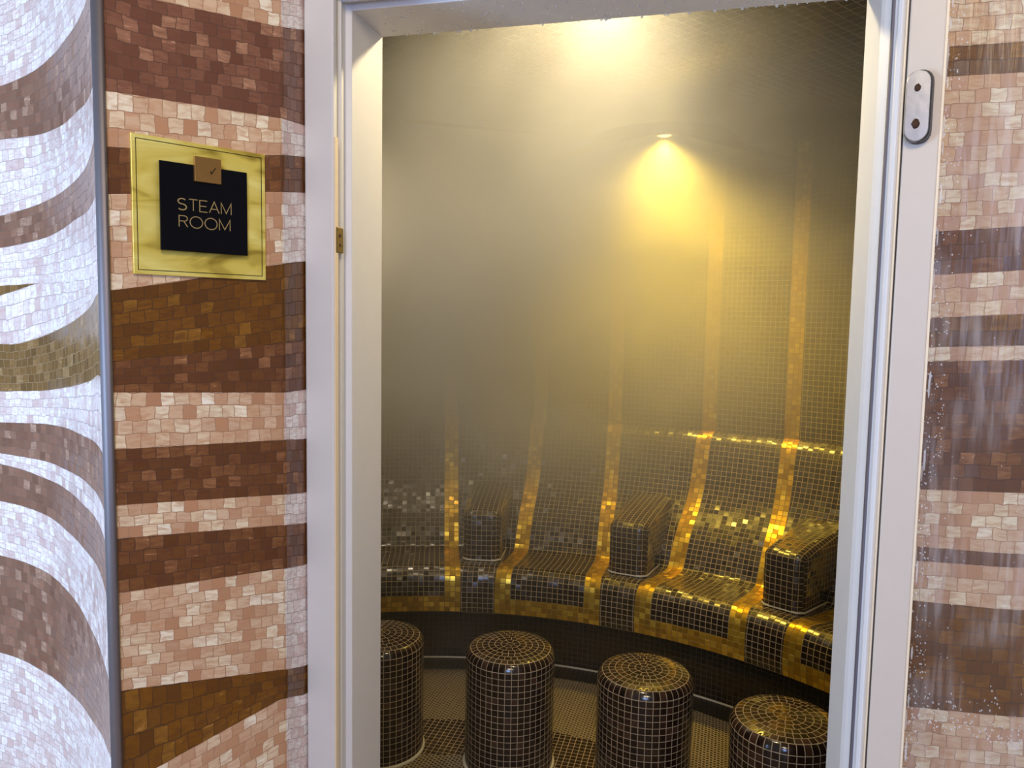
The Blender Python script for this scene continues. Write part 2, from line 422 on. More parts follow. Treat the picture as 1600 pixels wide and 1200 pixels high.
# jambs
mb = MB(); mb.prism([(-.05,0),(0,0),(0,-.128),(-.0105,-.131),(-.0105,-.148),(-.0065,-.153),(-.0125,-.158),(-.0125,-.176),(-.055,-.176),(-.055,-.125),(-.05,-.125)], 0, OZ+.06)
o = mb.build('left_jamb', PAINT, frame); bevel(o, .0015, 2)
mb = MB(); mb.box((-.0575,-.190,0),(-.0035,-.1765,OZ+.09)); o = mb.build('left_casing', PAINT, frame); bevel(o, .003, 3)
mb = MB(); mb.box((-.0036,-.1885,0),(-.0008,-.178,1.80)); mb.build('cream_edge_strip', CREAM, frame)
mb = MB(); mb.prism([(OX1,0),(OX1+.055,0),(OX1+.055,-.145),(.866,-.178),(.8615,-.181),(.8575,-.176),(.8565,-.170),(.8535,-.163),(.8520,-.150),(.8465,-.138),(OX1,-.128)], 0, OZ+.06)
o = mb.build('right_jamb', PAINT, frame); bevel(o, .0015, 2)
mb = MB(); mb.box((.8515,-.1665,0),(.8545,-.1575,OZ+.01)); mb.build('rubber_seal', SEAL, frame)
mb = MB(); mb.box((.8655,-.187,0),(.8675,-.165,2.1)); mb.build('cream_edge_strip', CREAM, frame)
mb = MB(); mb.box((-.049,-.128,OZ),(OX1+.05,0,OZ+.09)); o = mb.build('head_soffit', PAINT, frame); bevel(o, .0015, 2)
mb = MB(); mb.box((-.049,-.176,OZ+.012),(OX1+.04,-.1285,OZ+.09)); mb.box((-.01,-.150,OZ+.007),(OX1+.008,-.144,OZ+.02)); o = mb.build('head_stop', PAINT, frame); bevel(o, .002, 2)
mb = MB(); mb.box((-.003,-.190,OZ+.02),(OX1+.04,-.1765,OZ+.09)); o = mb.build('head_casing', PAINT, frame); bevel(o, .003, 3)
# strike plate on the left rebate
mb = MB(); mb.box((-.0040,-.1865,1.608),(.0003,-.160,1.652)); sp = mb.build('strike_plate', BRASS, frame); bevel(sp, .003, 3)
for z in (1.622, 1.638):
    mb = MB()
    for k in range(12):
        a, b_ = 2*pi*k/12, 2*pi*(k+1)/12
        mb.face([(.0006,-.174,z),(.0006,-.174+.0035*cos(a),z+.0035*sin(a)),(.0006,-.174+.0035*cos(b_),z+.0035*sin(b_))])
        mb.face([(.0006,-.174+.0035*cos(a),z+.0035*sin(a)),(.0006,-.174+.0035*cos(b_),z+.0035*sin(b_)),(-.0010,-.174+.0035*cos(b_),z+.0035*sin(b_)),(-.0010,-.174+.0035*cos(a),z+.0035*sin(a))])
    mb.build('screw', RUST, sp)

# condensation droplets under the door head
mb = MB()
def drop(mb, c, r, zs=1.0, seg=8):
    rows = []
    for i in range(6):
        f = pi * i / 5
        rows.append([(c[0]+r*sin(f)*cos(2*pi*j/seg), c[1]+r*sin(f)*sin(2*pi*j/seg), c[2]+r*zs*cos(f)) for j in range(seg)])
    for a, b in zip(rows, rows[1:]):
        for j in range(seg): mb.face([a[j], a[(j+1)%seg], b[(j+1)%seg], b[j]])
for k in range(330):
    y = -.004 - .12 * rnd.random(); x = .03 + .8 * rnd.random()
    drop(mb, (x, y, OZ + .0002), rnd.uniform(.0007, .0019), 1.1)
for k in range(34):
    drop(mb, (.02 + .8*rnd.random(), -.0015, OZ + .0005), rnd.uniform(.0016, .0030), 1.5)
def water():
    m, nt, b = mat('clear water'); b.inputs['Base Color'].default_value = (.93,.93,.93,1)
    b.inputs['Roughness'].default_value = .02; b.inputs['IOR'].default_value = 1.33; b.inputs['Transmission Weight'].default_value = .65
    return m
WATER = water()
o = mb.build('water_droplets', WATER); tag(o, 'clear condensation droplets hanging under the white door head', 'water'); o['kind'] = 'stuff'

# ------------------------------------------------------------------ open glass door (hinged on the right)
door = bpy.data.objects.new('door_1', None); COL.objects.link(door)
struct(door, 'open glazed door with pale stile, swung back against the striped wall')
door.location = (.8695, -.188, 0); door.rotation_euler = (0, 0, radians(-15))
mb = MB(); mb.box((0,0,.02),(.045,.030,2.035)); o = mb.build('door_stile', STILE, door); bevel(o, .0025, 3)
mb = MB(); mb.box((.0445,.001,.10),(.0475,.012,1.99)); mb.build('edge_reflection_strip', CREAM, door)  # cream strip paints in the reflection along the glass edge
mb = MB(); mb.box((.045,0,1.99),(.74,.030,2.035)); mb.build('door_rail', STILE, door)
mb = MB(); mb.box((.045,0,.02),(.74,.030,.10)); mb.build('door_rail', STILE, door)
mb = MB(); mb.box((.74,0,.02),(.785,.030,2.035)); mb.build('door_stile', STILE, door)
def glass():
    m = bpy.data.materials.new('wet misted glass'); m.use_nodes = True; nt = m.node_tree; nt.nodes.clear()
    out = N(nt, 'ShaderNodeOutputMaterial')
    tc = N(nt, 'ShaderNodeTexCoord')
    mp = N(nt, 'ShaderNodeMapping'); nt.links.new(tc.outputs['Object'], mp.inputs[0]); mp.inputs['Scale'].default_value = (95, 1, 9)
    nz = N(nt, 'ShaderNodeTexNoise'); nz.inputs['Scale'].default_value = 1.0; nz.inputs['Detail'].default_value = 3; nz.inputs['Distortion'].default_value = .4
    nt.links.new(mp.outputs[0], nz.inputs[0])
    mp2 = N(nt, 'ShaderNodeMapping'); nt.links.new(tc.outputs['Object'], mp2.inputs[0]); mp2.inputs['Scale'].default_value = (9, 1, 6)
    n2 = N(nt, 'ShaderNodeTexNoise'); n2.inputs['Scale'].default_value = 1.2; n2.inputs['Detail'].default_value = 2
    nt.links.new(mp2.outputs[0], n2.inputs[0])
    streak = ramp(nt, nz.outputs[0], [(.45, (0,0,0)), (.62, (1,1,1))])
    patch = ramp(nt, n2.outputs[0], [(.40, (0,0,0)), (.62, (1,1,1))])
    mist = math_(nt, 'MULTIPLY_ADD', math_(nt, 'MULTIPLY', streak, patch), .11, .02)
    mist = math_(nt, 'MULTIPLY_ADD', patch, .03, mist)
    tr = N(nt, 'ShaderNodeBsdfTransparent'); tr.inputs[0].default_value = (.97,.97,.96,1)
    df = N(nt, 'ShaderNodeBsdfDiffuse'); df.inputs[0].default_value = (.75,.68,.66,1)
    mx = N(nt, 'ShaderNodeMixShader'); nt.links.new(mist, mx.inputs[0]); nt.links.new(tr.outputs[0], mx.inputs[1]); nt.links.new(df.outputs[0], mx.inputs[2])
    gl = N(nt, 'ShaderNodeBsdfGlossy'); gl.inputs['Roughness'].default_value = .12
    bp = N(nt, 'ShaderNodeBump'); bp.inputs['Strength'].default_value = .5; bp.inputs['Distance'].default_value = .002
    nt.links.new(nz.outputs[0], bp.inputs['Height']); nt.links.new(bp.outputs[0], gl.inputs['Normal'])
    fr = N(nt, 'ShaderNodeFresnel'); fr.inputs[0].default_value = 1.12; nt.links.new(bp.outputs[0], fr.inputs['Normal'])
    m2 = N(nt, 'ShaderNodeMixShader'); nt.links.new(fr.outputs[0], m2.inputs[0]); nt.links.new(mx.outputs[0], m2.inputs[1]); nt.links.new(gl.outputs[0], m2.inputs[2])
    nt.links.new(m2.outputs[0], out.inputs[0]); return m
GLASS = glass()
mb = MB(); mb.box((.044,.004,.095),(.745,.010,1.995)); pane = mb.build('glass_pane', GLASS, door)
pane['label'] = 'wet misted glass'
# beads of water on the pane, dense along the stile and under the lower brown band
mb = MB()
def bead(mb, x, z, r, s=1.0):
    rows = []
    for i in range(4):
        f = pi/2 * i / 3
        rows.append([(x + r*cos(f)*cos(2*pi*j/7), .004 - r*.55*sin(f), z + r*s*cos(f)*sin(2*pi*j/7)) for j in range(7)])
    for a, b in zip(rows, rows[1:]):
        for j in range(7): mb.face([a[j], a[(j+1)%7], b[(j+1)%7], b[j]])
for k in range(620):
    x = .046 + .026 * rnd.random() ** 1.6; bead(mb, x, rnd.uniform(.7, 2.0), rnd.uniform(.0004, .0013), rnd.uniform(1, 1.6))
for k in range(170):
    bead(mb, .05 + .14*rnd.random(), .925 + .03*abs(rnd.gauss(0, 1)), rnd.uniform(.0005, .0013), 1.5)
for k in range(160):
    bead(mb, .05 + .15*rnd.random(), rnd.uniform(.7, 2.0), rnd.uniform(.0003, .0009), 1.5)
for k in range(46):
    x = .045 + .007*rnd.random(); bead(mb, x, rnd.uniform(.7, 2.0), rnd.uniform(.001, .0018), rnd.uniform(4, 12))
o = mb.build('water_beads', WATER, door); o['kind'] = 'stuff'
# two-hole metal plate on the stile
def stadium(w, h, n=10):
    r = w/2; pts = []
    for k in range(n+1): a = pi*k/n; pts.append((r*cos(a), h/2-r + r*sin(a)))
    for k in range(n+1): a = pi + pi*k/n; pts.append((r*cos(a), -h/2+r + r*sin(a)))
    return pts
def slab(mb, outl, cx, cz, y0, y1, inset=0.0):
    back = [(cx+p[0], y0, cz+p[1]) for p in outl]
    c = 1 - inset
    front = [(cx+p[0]*c, y1, cz+p[1]*(1-inset*.35)) for p in outl]
    n = len(outl)
    for i in range(n): mb.face([back[i], back[(i+1)%n], front[(i+1)%n], front[i]])
    mb.face(front, None, 0, False); mb.face(list(reversed(back)), None, 0, False)
mb = MB(); slab(mb, stadium(.033,.098), .0185, 1.800, .0, -.011)
plate = mb.build('door_plate', BLACKEDGE, door); plate['label'] = 'rounded grey plate with two screw holes'
mb = MB(); slab(mb, stadium(.0325,.0975), .0165, 1.800, -.011, -.0165, .12); mb.build('plate_face', PLATE, plate)
for z, r in ((1.824,.0042),(1.776,.0052)):
    mb = MB()
    n = 14
    ring_ = [(.0155 + r*cos(2*pi*k/n)*rnd.uniform(.85,1.1), z + r*1.25*sin(2*pi*k/n)*rnd.uniform(.85,1.1)) for k in range(n)]
    for k in range(n):
        a, b = ring_[k], ring_[(k+1)%n]
        mb.face([(.0155,-.0173,z),(a[0],-.0172,a[1]),(b[0],-.0172,b[1])])
        mb.face([(a[0],-.0172,a[1]),(b[0],-.0172,b[1]),(b[0],-.0150,b[1]),(a[0],-.0150,a[1])])
    s_ = mb.build('screw', RUST, plate)

# ------------------------------------------------------------------ sign
th = atan2(.232, .1455)
sdir = Vector((cos(th), sin(th), 0)); sn = Vector((sin(th), -cos(th), 0))
sign = empty('wall_sign', (SA[0] + sdir.x*.142, SA[1] + sdir.y*.142, 1.654), 'square gold sign with black STEAM ROOM plaque on the striped mosaic wall', 'sign')
sign.rotation_euler = (0, 0, th)      # local x along the wall, local -y out of the wall
mb = MB(); mb.box((-.0995,-.0055,-.0985),(.0995,.0,.0985)); o = mb.build('gold_backing', SIGNGOLD, sign); bevel(o, .0008, 2)
mb = MB()
w, h, t_ = .0935, .0925, .0009
for a, b in (((-w,-h),(w,-h+t_)),((-w,h-t_),(w,h)),((-w,-h),(-w+t_,h)),((w-t_,-h),(w,h))):
    mb.box((a[0],-.0060,a[1]),(b[0],-.0050,b[1]))
mb.build('engraved_border', SIGNBLACK, sign)
mb = MB(); mb.box((-.0645,-.0150,-.0625),(.0655,-.0110,.0645)); o = mb.build('black_plaque', SIGNBLACK, sign); bevel(o, .0006, 2)
mb = MB(); mb.box((-.049,-.0112,-.045),(.051,-.0050,.045)); mb.build('plaque_spacer', SIGNBLACK, sign)
mb = MB(); mb.box((-.0165,-.0205,.0405),(.0230,-.0150,.0770)); o = mb.build('bronze_square', SIGNBROWN, sign); bevel(o, .0006, 2)
# small tick engraved on the bronze square
def stroke(mb, pts, w, y0=-.0156, y1=-.0148, ox=0, oz=0, closed=False):
    n = len(pts); L = []; R_ = []
    for i in range(n):
        if closed: a, c = Vector(pts[i-1]), Vector(pts[(i+1) % n])
        else: a, c = Vector(pts[max(0,i-1)]), Vector(pts[min(n-1,i+1)])
        b = Vector(pts[i]); d1 = (b-a); d2 = (c-b)
        d1 = d1.normalized() if d1.length > 1e-9 else d2.normalized()
        d2 = d2.normalized() if d2.length > 1e-9 else d1
        d = (d1 + d2).normalized(); nrm = Vector((-d.y, d.x)); k = w/2 / max(.35, nrm.dot(Vector((-d1.y, d1.x))))
        L.append((b + nrm*k)); R_.append((b - nrm*k))
    m = n if closed else n-1
    for i in range(m):
        j = (i+1) % n
        q = [L[i], L[j], R_[j], R_[i]]
        f = [(ox+p.x, y0, oz+p.y) for p in q]; g = [(ox+p.x, y1, oz+p.y) for p in q]
        mb.face(f, None, 0, False)
        for u_, v_ in ((0,1),(1,2),(2,3),(3,0)): mb.face([f[u_], f[v_], g[v_], g[u_]], None, 0, False)
mb = MB(); stroke(mb, [(.0065,.0580),(.0080,.0540),(.0140,.0630)], .0011, -.0209, -.0203); mb.build('tick_mark', SIGNBLACK, sign)
def arc(cx, cy, rx, ry, a0, a1, n=14): return [(cx+rx*cos(radians(a0+(a1-a0)*k/n)), cy+ry*sin(radians(a0+(a1-a0)*k/n))) for k in range(n+1)]
GLY = {
 'S': ([arc(.42,.745,.36,.235,35,270,14) + arc(.42,.255,.38,.255,90,-145,14)[1:]], .84),
 'T': ([[(0,1),(.78,1)], [(.39,1),(.39,0)]], .78),
 'E': ([[(.70,1),(0,1),(0,0),(.70,0)], [(0,.5),(.62,.5)]], .70),
 'A': ([[(0,0),(.46,1),(.92,0)], [(.17,.34),(.75,.34)]], .92),
 'M': ([[(0,0),(0,1),(.48,.08),(.96,1),(.96,0)]], .96),
 'R': ([[(0,0),(0,1),(.42,1)] + arc(.42,.76,.28,.24,90,-90,10)[1:] + [(0,.52)], [(.38,.52),(.72,0)]], .72),
 'O': ([('c', arc(.54,.5,.54,.52,0,350,26))], 1.08),
}
def word(mb, text, x0, x1, z0, hgt):
    gap = .20
    tot = sum(GLY[c][1] for c in text) + gap * (len(text) - 1)
    k = (x1 - x0) / tot; x = x0
    for c in text:
        strokes, w = GLY[c]
        for st in strokes:
            cl = st[0] == 'c'; p = st[1] if cl else st
            stroke(mb, [(q[0]*k, q[1]*hgt) for q in p], .00125 if c != 'S' else .0017, ox=x, oz=z0, closed=cl)
        x += (w + gap) * k
mb = MB(); word(mb, 'STEAM', -.0405, .0395, -.0025, .0165); word(mb, 'ROOM', -.0385, .0375, -.0270, .0160)
o = mb.build('lettering', LETTER, sign); o['label'] = 'thin gold capitals reading STEAM ROOM'

# ------------------------------------------------------------------ steam room shell
CX, CY = 0.0, -.03
T2 = .0222
def P(a, r, z): return (CX + r*sin(a), CY + r*cos(a), z)
RW, ZC = 2.40, 2.28
# floor
mb = MB()
radii = [0, .35, .7, .9, 1.065, 1.30, 1.5, 1.715, 1.86]
for r0_, r1_ in zip(radii, radii[1:]):
    k = 1 if abs(r0_ - 1.065) < .01 else (2 if r0_ > 1.7 else 0)
    n = 72
    for j in range(n):
        a, b = radians(-92 + 184*j/n), radians(-92 + 184*(j+1)/n)
        pts = [P(a,r0_,0), P(b,r0_,0), P(b,r1_,0), P(a,r1_,0)]
        sc = .0205 if k else .0135
        rot = radians(28)
        uvs = [((p[0]*cos(rot)-p[1]*sin(rot))/sc, (p[0]*sin(rot)+p[1]*cos(rot))/sc) for p in pts] if not k else [(p[0]/sc, p[1]/sc) for p in pts]
        mb.face(pts, uvs, k)
fl = struct(mb.build('floor', [FLOOR_FN, FLOOR_SQ, FLOOR_DK], recalc=False), 'dark mosaic floor of the steam room')
# back wall: half round, gold stripes running up from every seat
SEATS = [-80, -60, -40, -20, 0, 20, 40, 60, 80]
gh0, gh1 = .1555, .2220
def wall_breaks(r):
    br = set()
    for k in range(0, 185, 2): br.add(round(radians(-92 + k), 5))
    for s in SEATS:
        for o_ in (-gh1, -gh0, gh0, gh1): br.add(round(radians(s) + asin(o_ / r), 5))
    return sorted(br)
def is_gold(a, r):
    for s in SEATS:
        x = r * sin(a - radians(s))
        if gh0 < abs(x) < gh1 and abs(a - radians(s)) < .5: return True
    return False
mb = MB()
wb = wall_breaks(RW)
zs = [.9, 1.2, 1.6, 2.0, ZC]
for a, b in zip(wb, wb[1:]):
    g = is_gold((a+b)/2, RW)
    for z0, z1 in zip(zs, zs[1:]):
        mb.face([P(a,RW,z0),P(b,RW,z0),P(b,RW,z1),P(a,RW,z1)], [(a*RW/T2,z0/T2),(b*RW/T2,z0/T2),(b*RW/T2,z1/T2),(a*RW/T2,z1/T2)], 1 if g else 0)
    mb.face([P(a,RW,0),P(b,RW,0),P(b,RW,.9),P(a,RW,.9)], [(0,0),(1,0),(1,1),(0,1)], 0)
wall_back = struct(mb.build('wall_back', [DARK, GOLD], recalc=False), 'curved black mosaic wall with thin gold stripes')
m_ = wall_back.modifiers.new('thick', 'SOLIDIFY'); m_.thickness = .06; m_.offset = 1
# ceiling
mb = MB(); n = 48
rot = radians(35)
for j in range(n):
    a, b = radians(-92 + 184*j/n), radians(-92 + 184*(j+1)/n)
    for r0_, r1_ in ((0,1.2),(1.2,RW+.05)):
        pts = [P(a,r0_,ZC), P(b,r0_,ZC), P(b,r1_,ZC), P(a,r1_,ZC)]
        mb.face(pts, [((p[0]*cos(rot)-p[1]*sin(rot))/.0333, (p[0]*sin(rot)+p[1]*cos(rot))/.0333) for p in pts], 0)
ceil_ = struct(mb.build('ceiling', CEILM, recalc=False), 'dark mosaic ceiling of the steam room')
m_ = ceil_.modifiers.new('thick', 'SOLIDIFY'); m_.thickness = .05; m_.offset = 1

# ------------------------------------------------------------------ bench
PROF = [(1.695,.262),(1.688,.30),(1.688,.35),(1.692,.395),(1.703,.425),(1.722,.443),(1.75,.452),(1.80,.448),(1.86,.443),(1.93,.440),(1.985,.441),(2.012,.450),
        (2.028,.475),(2.045,.510),(2.070,.555),(2.105,.605),(2.150,.650),(2.190,.695),(2.222,.750),(2.245,.810),(2.262,.870),(2.275,.925),(2.290,.968),(2.312,.994),(2.345,1.008),(2.398,1.012)]
def cat3(p, n=3): return catmull(p, n)
PF = catmull(PROF, 3)
plen = [0.0]
for a, b in zip(PF, PF[1:]): plen.append(plen[-1] + hypot(b[0]-a[0], b[1]-a[1]))
GB = .070       # height of the gold band across the front of a seat
def seat_pt(ang, x, r, z):
    return P(ang + asin(x / r), r, z)
bench = empty('mosaic_bench', (0, CY + 1.85, 0), 'long curved heated bench of black mosaic loungers edged in gold, along the round wall', 'bench')
bi = Matrix.Translation((0, -(CY + 1.85), 0))
class BMB(MB):
    def face(s, pts, uvs=None, mat=0, smooth=True):
        MB.face(s, [(p[0], p[1] - (CY + 1.85), p[2]) for p in pts], uvs, mat, smooth)
def strip(mb, xs, ang, k0, k1, matf, shade=0):
    for xa, xb in zip(xs, xs[1:]):
        for i in range(k0, k1):
            (ra, za), (rb, zb) = PF[i], PF[i+1]
            va, vb = plen[i]/T2, plen[i+1]/T2
            mb.face([seat_pt(ang,xa,ra,za), seat_pt(ang,xb,ra,za), seat_pt(ang,xb,rb,zb), seat_pt(ang,xa,rb,zb)],
                    [(xa/T2,va),(xb/T2,va),(xb/T2,vb),(xa/T2,vb)], matf)
NP = len(PF) - 1
# first profile index past the gold band
kg = next(i for i, l in enumerate(plen) if l >= GB)
PF.insert(kg, None); 
(ra, za), (rb, zb) = PF[kg-1], PF[kg+1]; t = (GB - plen[kg-1]) / (plen[kg] - plen[kg-1])
PF[kg] = (ra + (rb-ra)*t, za + (zb-za)*t); plen.insert(kg, GB); NP += 1
seat_xs = [-gh0 + gh0*2*i/8 for i in range(9)]
def seat_name(s): return s
SEAT_LABEL = {-20: 'leftmost lounger seat', 0: 'lounger seat behind the second stool', 20: 'lounger seat behind the third stool', 40: 'lounger seat cut off by the right jamb'}
for s in [x for x in SEATS if abs(x) <= 60]:
    a = radians(s)
    mb = BMB(); strip(mb, seat_xs, a, kg, NP, 0)
    seat = mb.build('seat', DARK, bench, recalc=False)
    mb = BMB()
    strip(mb, [-gh1, -(gh0+gh1)/2, -gh0], a, 0, NP, 0)
    strip(mb, [gh0, (gh0+gh1)/2, gh1], a, 0, NP, 0)
    strip(mb, seat_xs, a, 0, kg, 0)
    mb.build('gold_border', GOLD, seat, recalc=False)
# infill wedges between the seats
for s in range(-70, 71, 20):
    if abs(s) > 50: continue
    mb = BMB(); a0, a1 = radians(s - 10), radians(s + 10); ac = radians(s)
    for i in range(NP):
        (ra, za), (rb, zb) = PF[i], PF[i+1]; va, vb = plen[i]/T2, plen[i+1]/T2
        def lim(r): return a0 + asin(gh1/r), a1 - asin(gh1/r)
        la, ha = lim(ra); lb, hb = lim(rb); n = 6
        for j in range(n):
            q0, q1 = j/n, (j+1)/n
            A0, A1, B0, B1 = la+(ha-la)*q0, la+(ha-la)*q1, lb+(hb-lb)*q0, lb+(hb-lb)*q1
            mb.face([P(A0,ra,za), P(A1,ra,za), P(B1,rb,zb), P(B0,rb,zb)],
                    [(ra*sin(A0-ac)/T2,va),(ra*sin(A1-ac)/T2,va),(rb*sin(B1-ac)/T2,vb),(rb*sin(B0-ac)/T2,vb)], 0)
    mb.build('infill_panel', DARK, bench, recalc=False)
# underside and recessed riser
mb = BMB()
und = [(1.83,0.0),(1.84,.10),(1.845,.225),(1.80,.245),(1.695,.262)]
ul = [0]
for a, b in zip(und, und[1:]): ul.append(ul[-1] + hypot(b[0]-a[0], b[1]-a[1]))
n = 90
for j in range(n):
    a, b = radians(-70 + 140*j/n), radians(-70 + 140*(j+1)/n)
    for i in range(len(und)-1):
        (ra, za), (rb, zb) = und[i], und[i+1]
        mb.face([P(a,ra,za),P(b,ra,za),P(b,rb,zb),P(a,rb,zb)], [(a*ra/T2,ul[i]/T2),(b*ra/T2,ul[i]/T2),(b*rb/T2,ul[i+1]/T2),(a*rb/T2,ul[i+1]/T2)], 0)
mb.build('riser', RISER_SHADE, bench, recalc=False)
# bead lines: floor joint and top joint
def arc_bead(name, r, z, w, parent, m, a0=-68, a1=68, cls=BMB):
    mb = cls(); n = 120
    for j in range(n):
        a, b = radians(a0 + (a1-a0)*j/n), radians(a0 + (a1-a0)*(j+1)/n)
        for k in range(4):
            t0, t1 = pi*k/4 - pi/4, pi*(k+1)/4 - pi/4
            def q(an, tt): return P(an, r - w*cos(tt), z + w*sin(tt))
            mb.face([q(a,t0), q(b,t0), q(b,t1), q(a,t1)])
    return mb.build(name, m, parent)
arc_bead('floor_sealant', 1.829, .001, .005, bench, CAULK)
arc_bead('top_joint', 2.392, 1.013, .0035, bench, CAULK)

# armrests
def armrest(ang):
    mb = BMB(); a = radians(ang)
    tx = Vector((cos(a), -sin(a), 0)); ty = Vector((sin(a), cos(a), 0))
    hw = .082; R = .040
    y0, y1 = 1.805, 2.36
    def ztop(y): return .672 + (y - y0) * .10
    # side view path: front bottom -> front top (rounded) -> back
    path = [(y0, .43 + .20*k/5) for k in range(6)]
    for k in range(1, 7):
        f = pi/2 * k / 6; path.append((y0 + R - R*cos(f), .632 + R*sin(f)))
    for k in range(1, 10):
        y = y0 + R + (y1 - y0 - R) * k / 9; path.append((y, ztop(y)))
    pl = [0]
    for p, q in zip(path, path[1:]): pl.append(pl[-1] + hypot(q[0]-p[0], q[1]-p[1]))
    # cross-section at each path point: flat middle, rounded shoulders, side going down/in
    rows = []
    for i, (y, z) in enumerate(path):
        p, q = path[max(0,i-1)], path[min(len(path)-1,i+1)]
        d = Vector((q[0]-p[0], q[1]-p[1])).normalized(); nrm = Vector((-d.y, d.x))      # outward normal in side view
        hwy = hw + (y - y0) * .06
        row = []
        inner = Vector((y, z))
        rs = R
        for k in range(-14, 15):
            ak = abs(k); sg = 1 if k > 0 else -1
            if ak <= 6: x = sg * (hwy - rs) * ak / 6; dep = 0.0
            elif ak <= 12:
                f = pi/2 * (ak-6)/6; x = sg * (hwy - rs + rs*sin(f)); dep = rs*(1-cos(f))
            else: x = sg * hwy; dep = rs + (ak-12)*.11
            # pull in along the blended inward direction, towards the block's inner spine
            spine = Vector((max(y, y0 + .16), min(z, .50)))
            if ak <= 12: pt = inner - nrm * dep
            else:
                base = inner - nrm * rs
                pt = base + (spine - base) * min(1, (ak-12)/2)
            row.append((x, pt.x, pt.y, dep))
        rows.append(row)
    for i in range(len(rows)-1):
        for j in range(28):
            q = [rows[i][j], rows[i][j+1], rows[i+1][j+1], rows[i+1][j]]
            side = abs(j + .5 - 14) > 9.5
            pts = []
            uvs = []
            for kk, (x, y, z, dep) in enumerate(q):
                w = tx*x + ty*y; pts.append((CX + w.x, CY + w.y, z))
                ii = i if kk < 2 else i+1
                if side: uvs.append((y/T2, z/T2))
                else: uvs.append(((x + (dep if x > 0 else -dep)*.5)/T2, pl[ii]/T2))
            mb.face(pts, uvs, 0)
    o = mb.build('armrest', DARK, bench)
    # sealant line where the block meets the seat
    mb = BMB()
    pts2 = [(-hw-.012, 2.02), (-hw-.003, y0+.02), (-hw+.02, y0-.002), (hw-.02, y0-.002), (hw+.003, y0+.02), (hw+.012, 2.02)]
    for (xa, ya), (xb, yb) in zip(pts2, pts2[1:]):
        def w_(x, y, z): v = tx*x + ty*y; return (CX+v.x, CY+v.y, z)
        zz = lambda y: .452 if y < 1.85 else .448
        mb.face([w_(xa,ya,zz(ya)), w_(xb,yb,zz(yb)), w_(xb*.985,yb+.003,zz(yb)+.007), w_(xa*.985,ya+.003,zz(ya)+.007)])
    mb.build('armrest_sealant', CAULK, o)
    return o
for a in (-30, -10, 10, 30): armrest(a)

# ------------------------------------------------------------------ stools
def make_stool():
    root = empty('mosaic_stool', (0, 0, 0), '', 'stool', 'black mosaic drum stools on the steam room floor')
    mb = MB(); R = .150; H = .405; t = .0209; seg = 44
    def ringpt(r, z, k, n): return (r*cos(2*pi*k/n), r*sin(2*pi*k/n), z)
    zr = [0] + [(.375)*i/18 for i in range(1, 19)]
    for i in range(18):
        for k in range(seg):
            mb.face([ringpt(R,zr[i],k,seg), ringpt(R,zr[i],k+1,seg), ringpt(R,zr[i+1],k+1,seg), ringpt(R,zr[i+1],k,seg)], [(k,i),(k+1,i),(k+1,i+1),(k,i+1)])
    body = mb.build('drum', STOOLM, root, recalc=True)
    mb = MB()
    # rounded shoulder row then concentric rings
    prof = [(R,.375),(.1475,.385),(.142,.3935),(.1345,.400)]
    for i in range(3):
        (ra, za), (rb, zb) = prof[i], prof[i+1]
        for k in range(seg):
            mb.face([ringpt(ra,za,k,seg), ringpt(ra,za,k+1,seg), ringpt(rb,zb,k+1,seg), ringpt(rb,zb,k,seg)], [(k,20+i/3),(k+1,20+i/3),(k+1,20+(i+1)/3),(k,20+(i+1)/3)])
    rr_ = [.1345, .114, .094, .074, .053, .032, .0125, 0]
    zz_ = [.400, .4045, .407, .4085, .4095, .410, .410, .410]
    for i in range(7):
        nt_ = max(5, round(2*pi*(rr_[i]+rr_[i+1])/2/.0205)); off = rnd.random()
        n = 88
        for k in range(n):
            u0_, u1_ = nt_*k/n + off, nt_*(k+1)/n + off
            a, b = 2*pi*k/n, 2*pi*(k+1)/n
            q = [(rr_[i]*cos(a), rr_[i]*sin(a), zz_[i]), (rr_[i]*cos(b), rr_[i]*sin(b), zz_[i]), (rr_[i+1]*cos(b), rr_[i+1]*sin(b), zz_[i+1]), (rr_[i+1]*cos(a), rr_[i+1]*sin(a), zz_[i+1])]
            mb.face(q, [(u0_,30+i*3),(u1_,30+i*3),(u1_,31+i*3),(u0_,31+i*3)])
    top = mb.build('seat_top', STOOLM, root, recalc=True)
    mb = MB()
    for k in range(48):
        for i in range(4):
            t0, t1 = pi*i/4 - pi/4, pi*(i+1)/4 - pi/4
            q = lambda kk, tt: ((R+.001+.006*cos(tt))*cos(2*pi*kk/48), (R+.001+.006*cos(tt))*sin(2*pi*kk/48), .001+.006*sin(tt)+.002)
            mb.face([q(k,t0), q(k+1,t0), q(k+1,t1), q(k,t1)])
    mb.build('base_sealant', CAULK, root, recalc=True)
    return root
def copy_tree(o, parent=None):
    c = o.copy(); COL.objects.link(c)
    if parent: c.parent = parent
    for ch in list(o.children): copy_tree(ch, c)
    return c
stool0 = make_stool()
spots = [(.004, 1.045, 0, 'black mosaic drum stool, second from the left, in front of the middle-left lounger'),
         (-.452, 1.005, 20, 'black mosaic drum stool half hidden by the left door jamb'),
         (.458, .992, 47, 'black mosaic drum stool, third from the left, in front of the centre lounger'),
         (.862, .812, 80, 'black mosaic drum stool at far right, nearest the right door jamb')]
for i, (x, y, rz, lab) in enumerate(spots):
    o = stool0 if i == 0 else copy_tree(stool0)
    o.location = (x, y, 0); o.rotation_euler = (0, 0, radians(rz)); o['label'] = lab

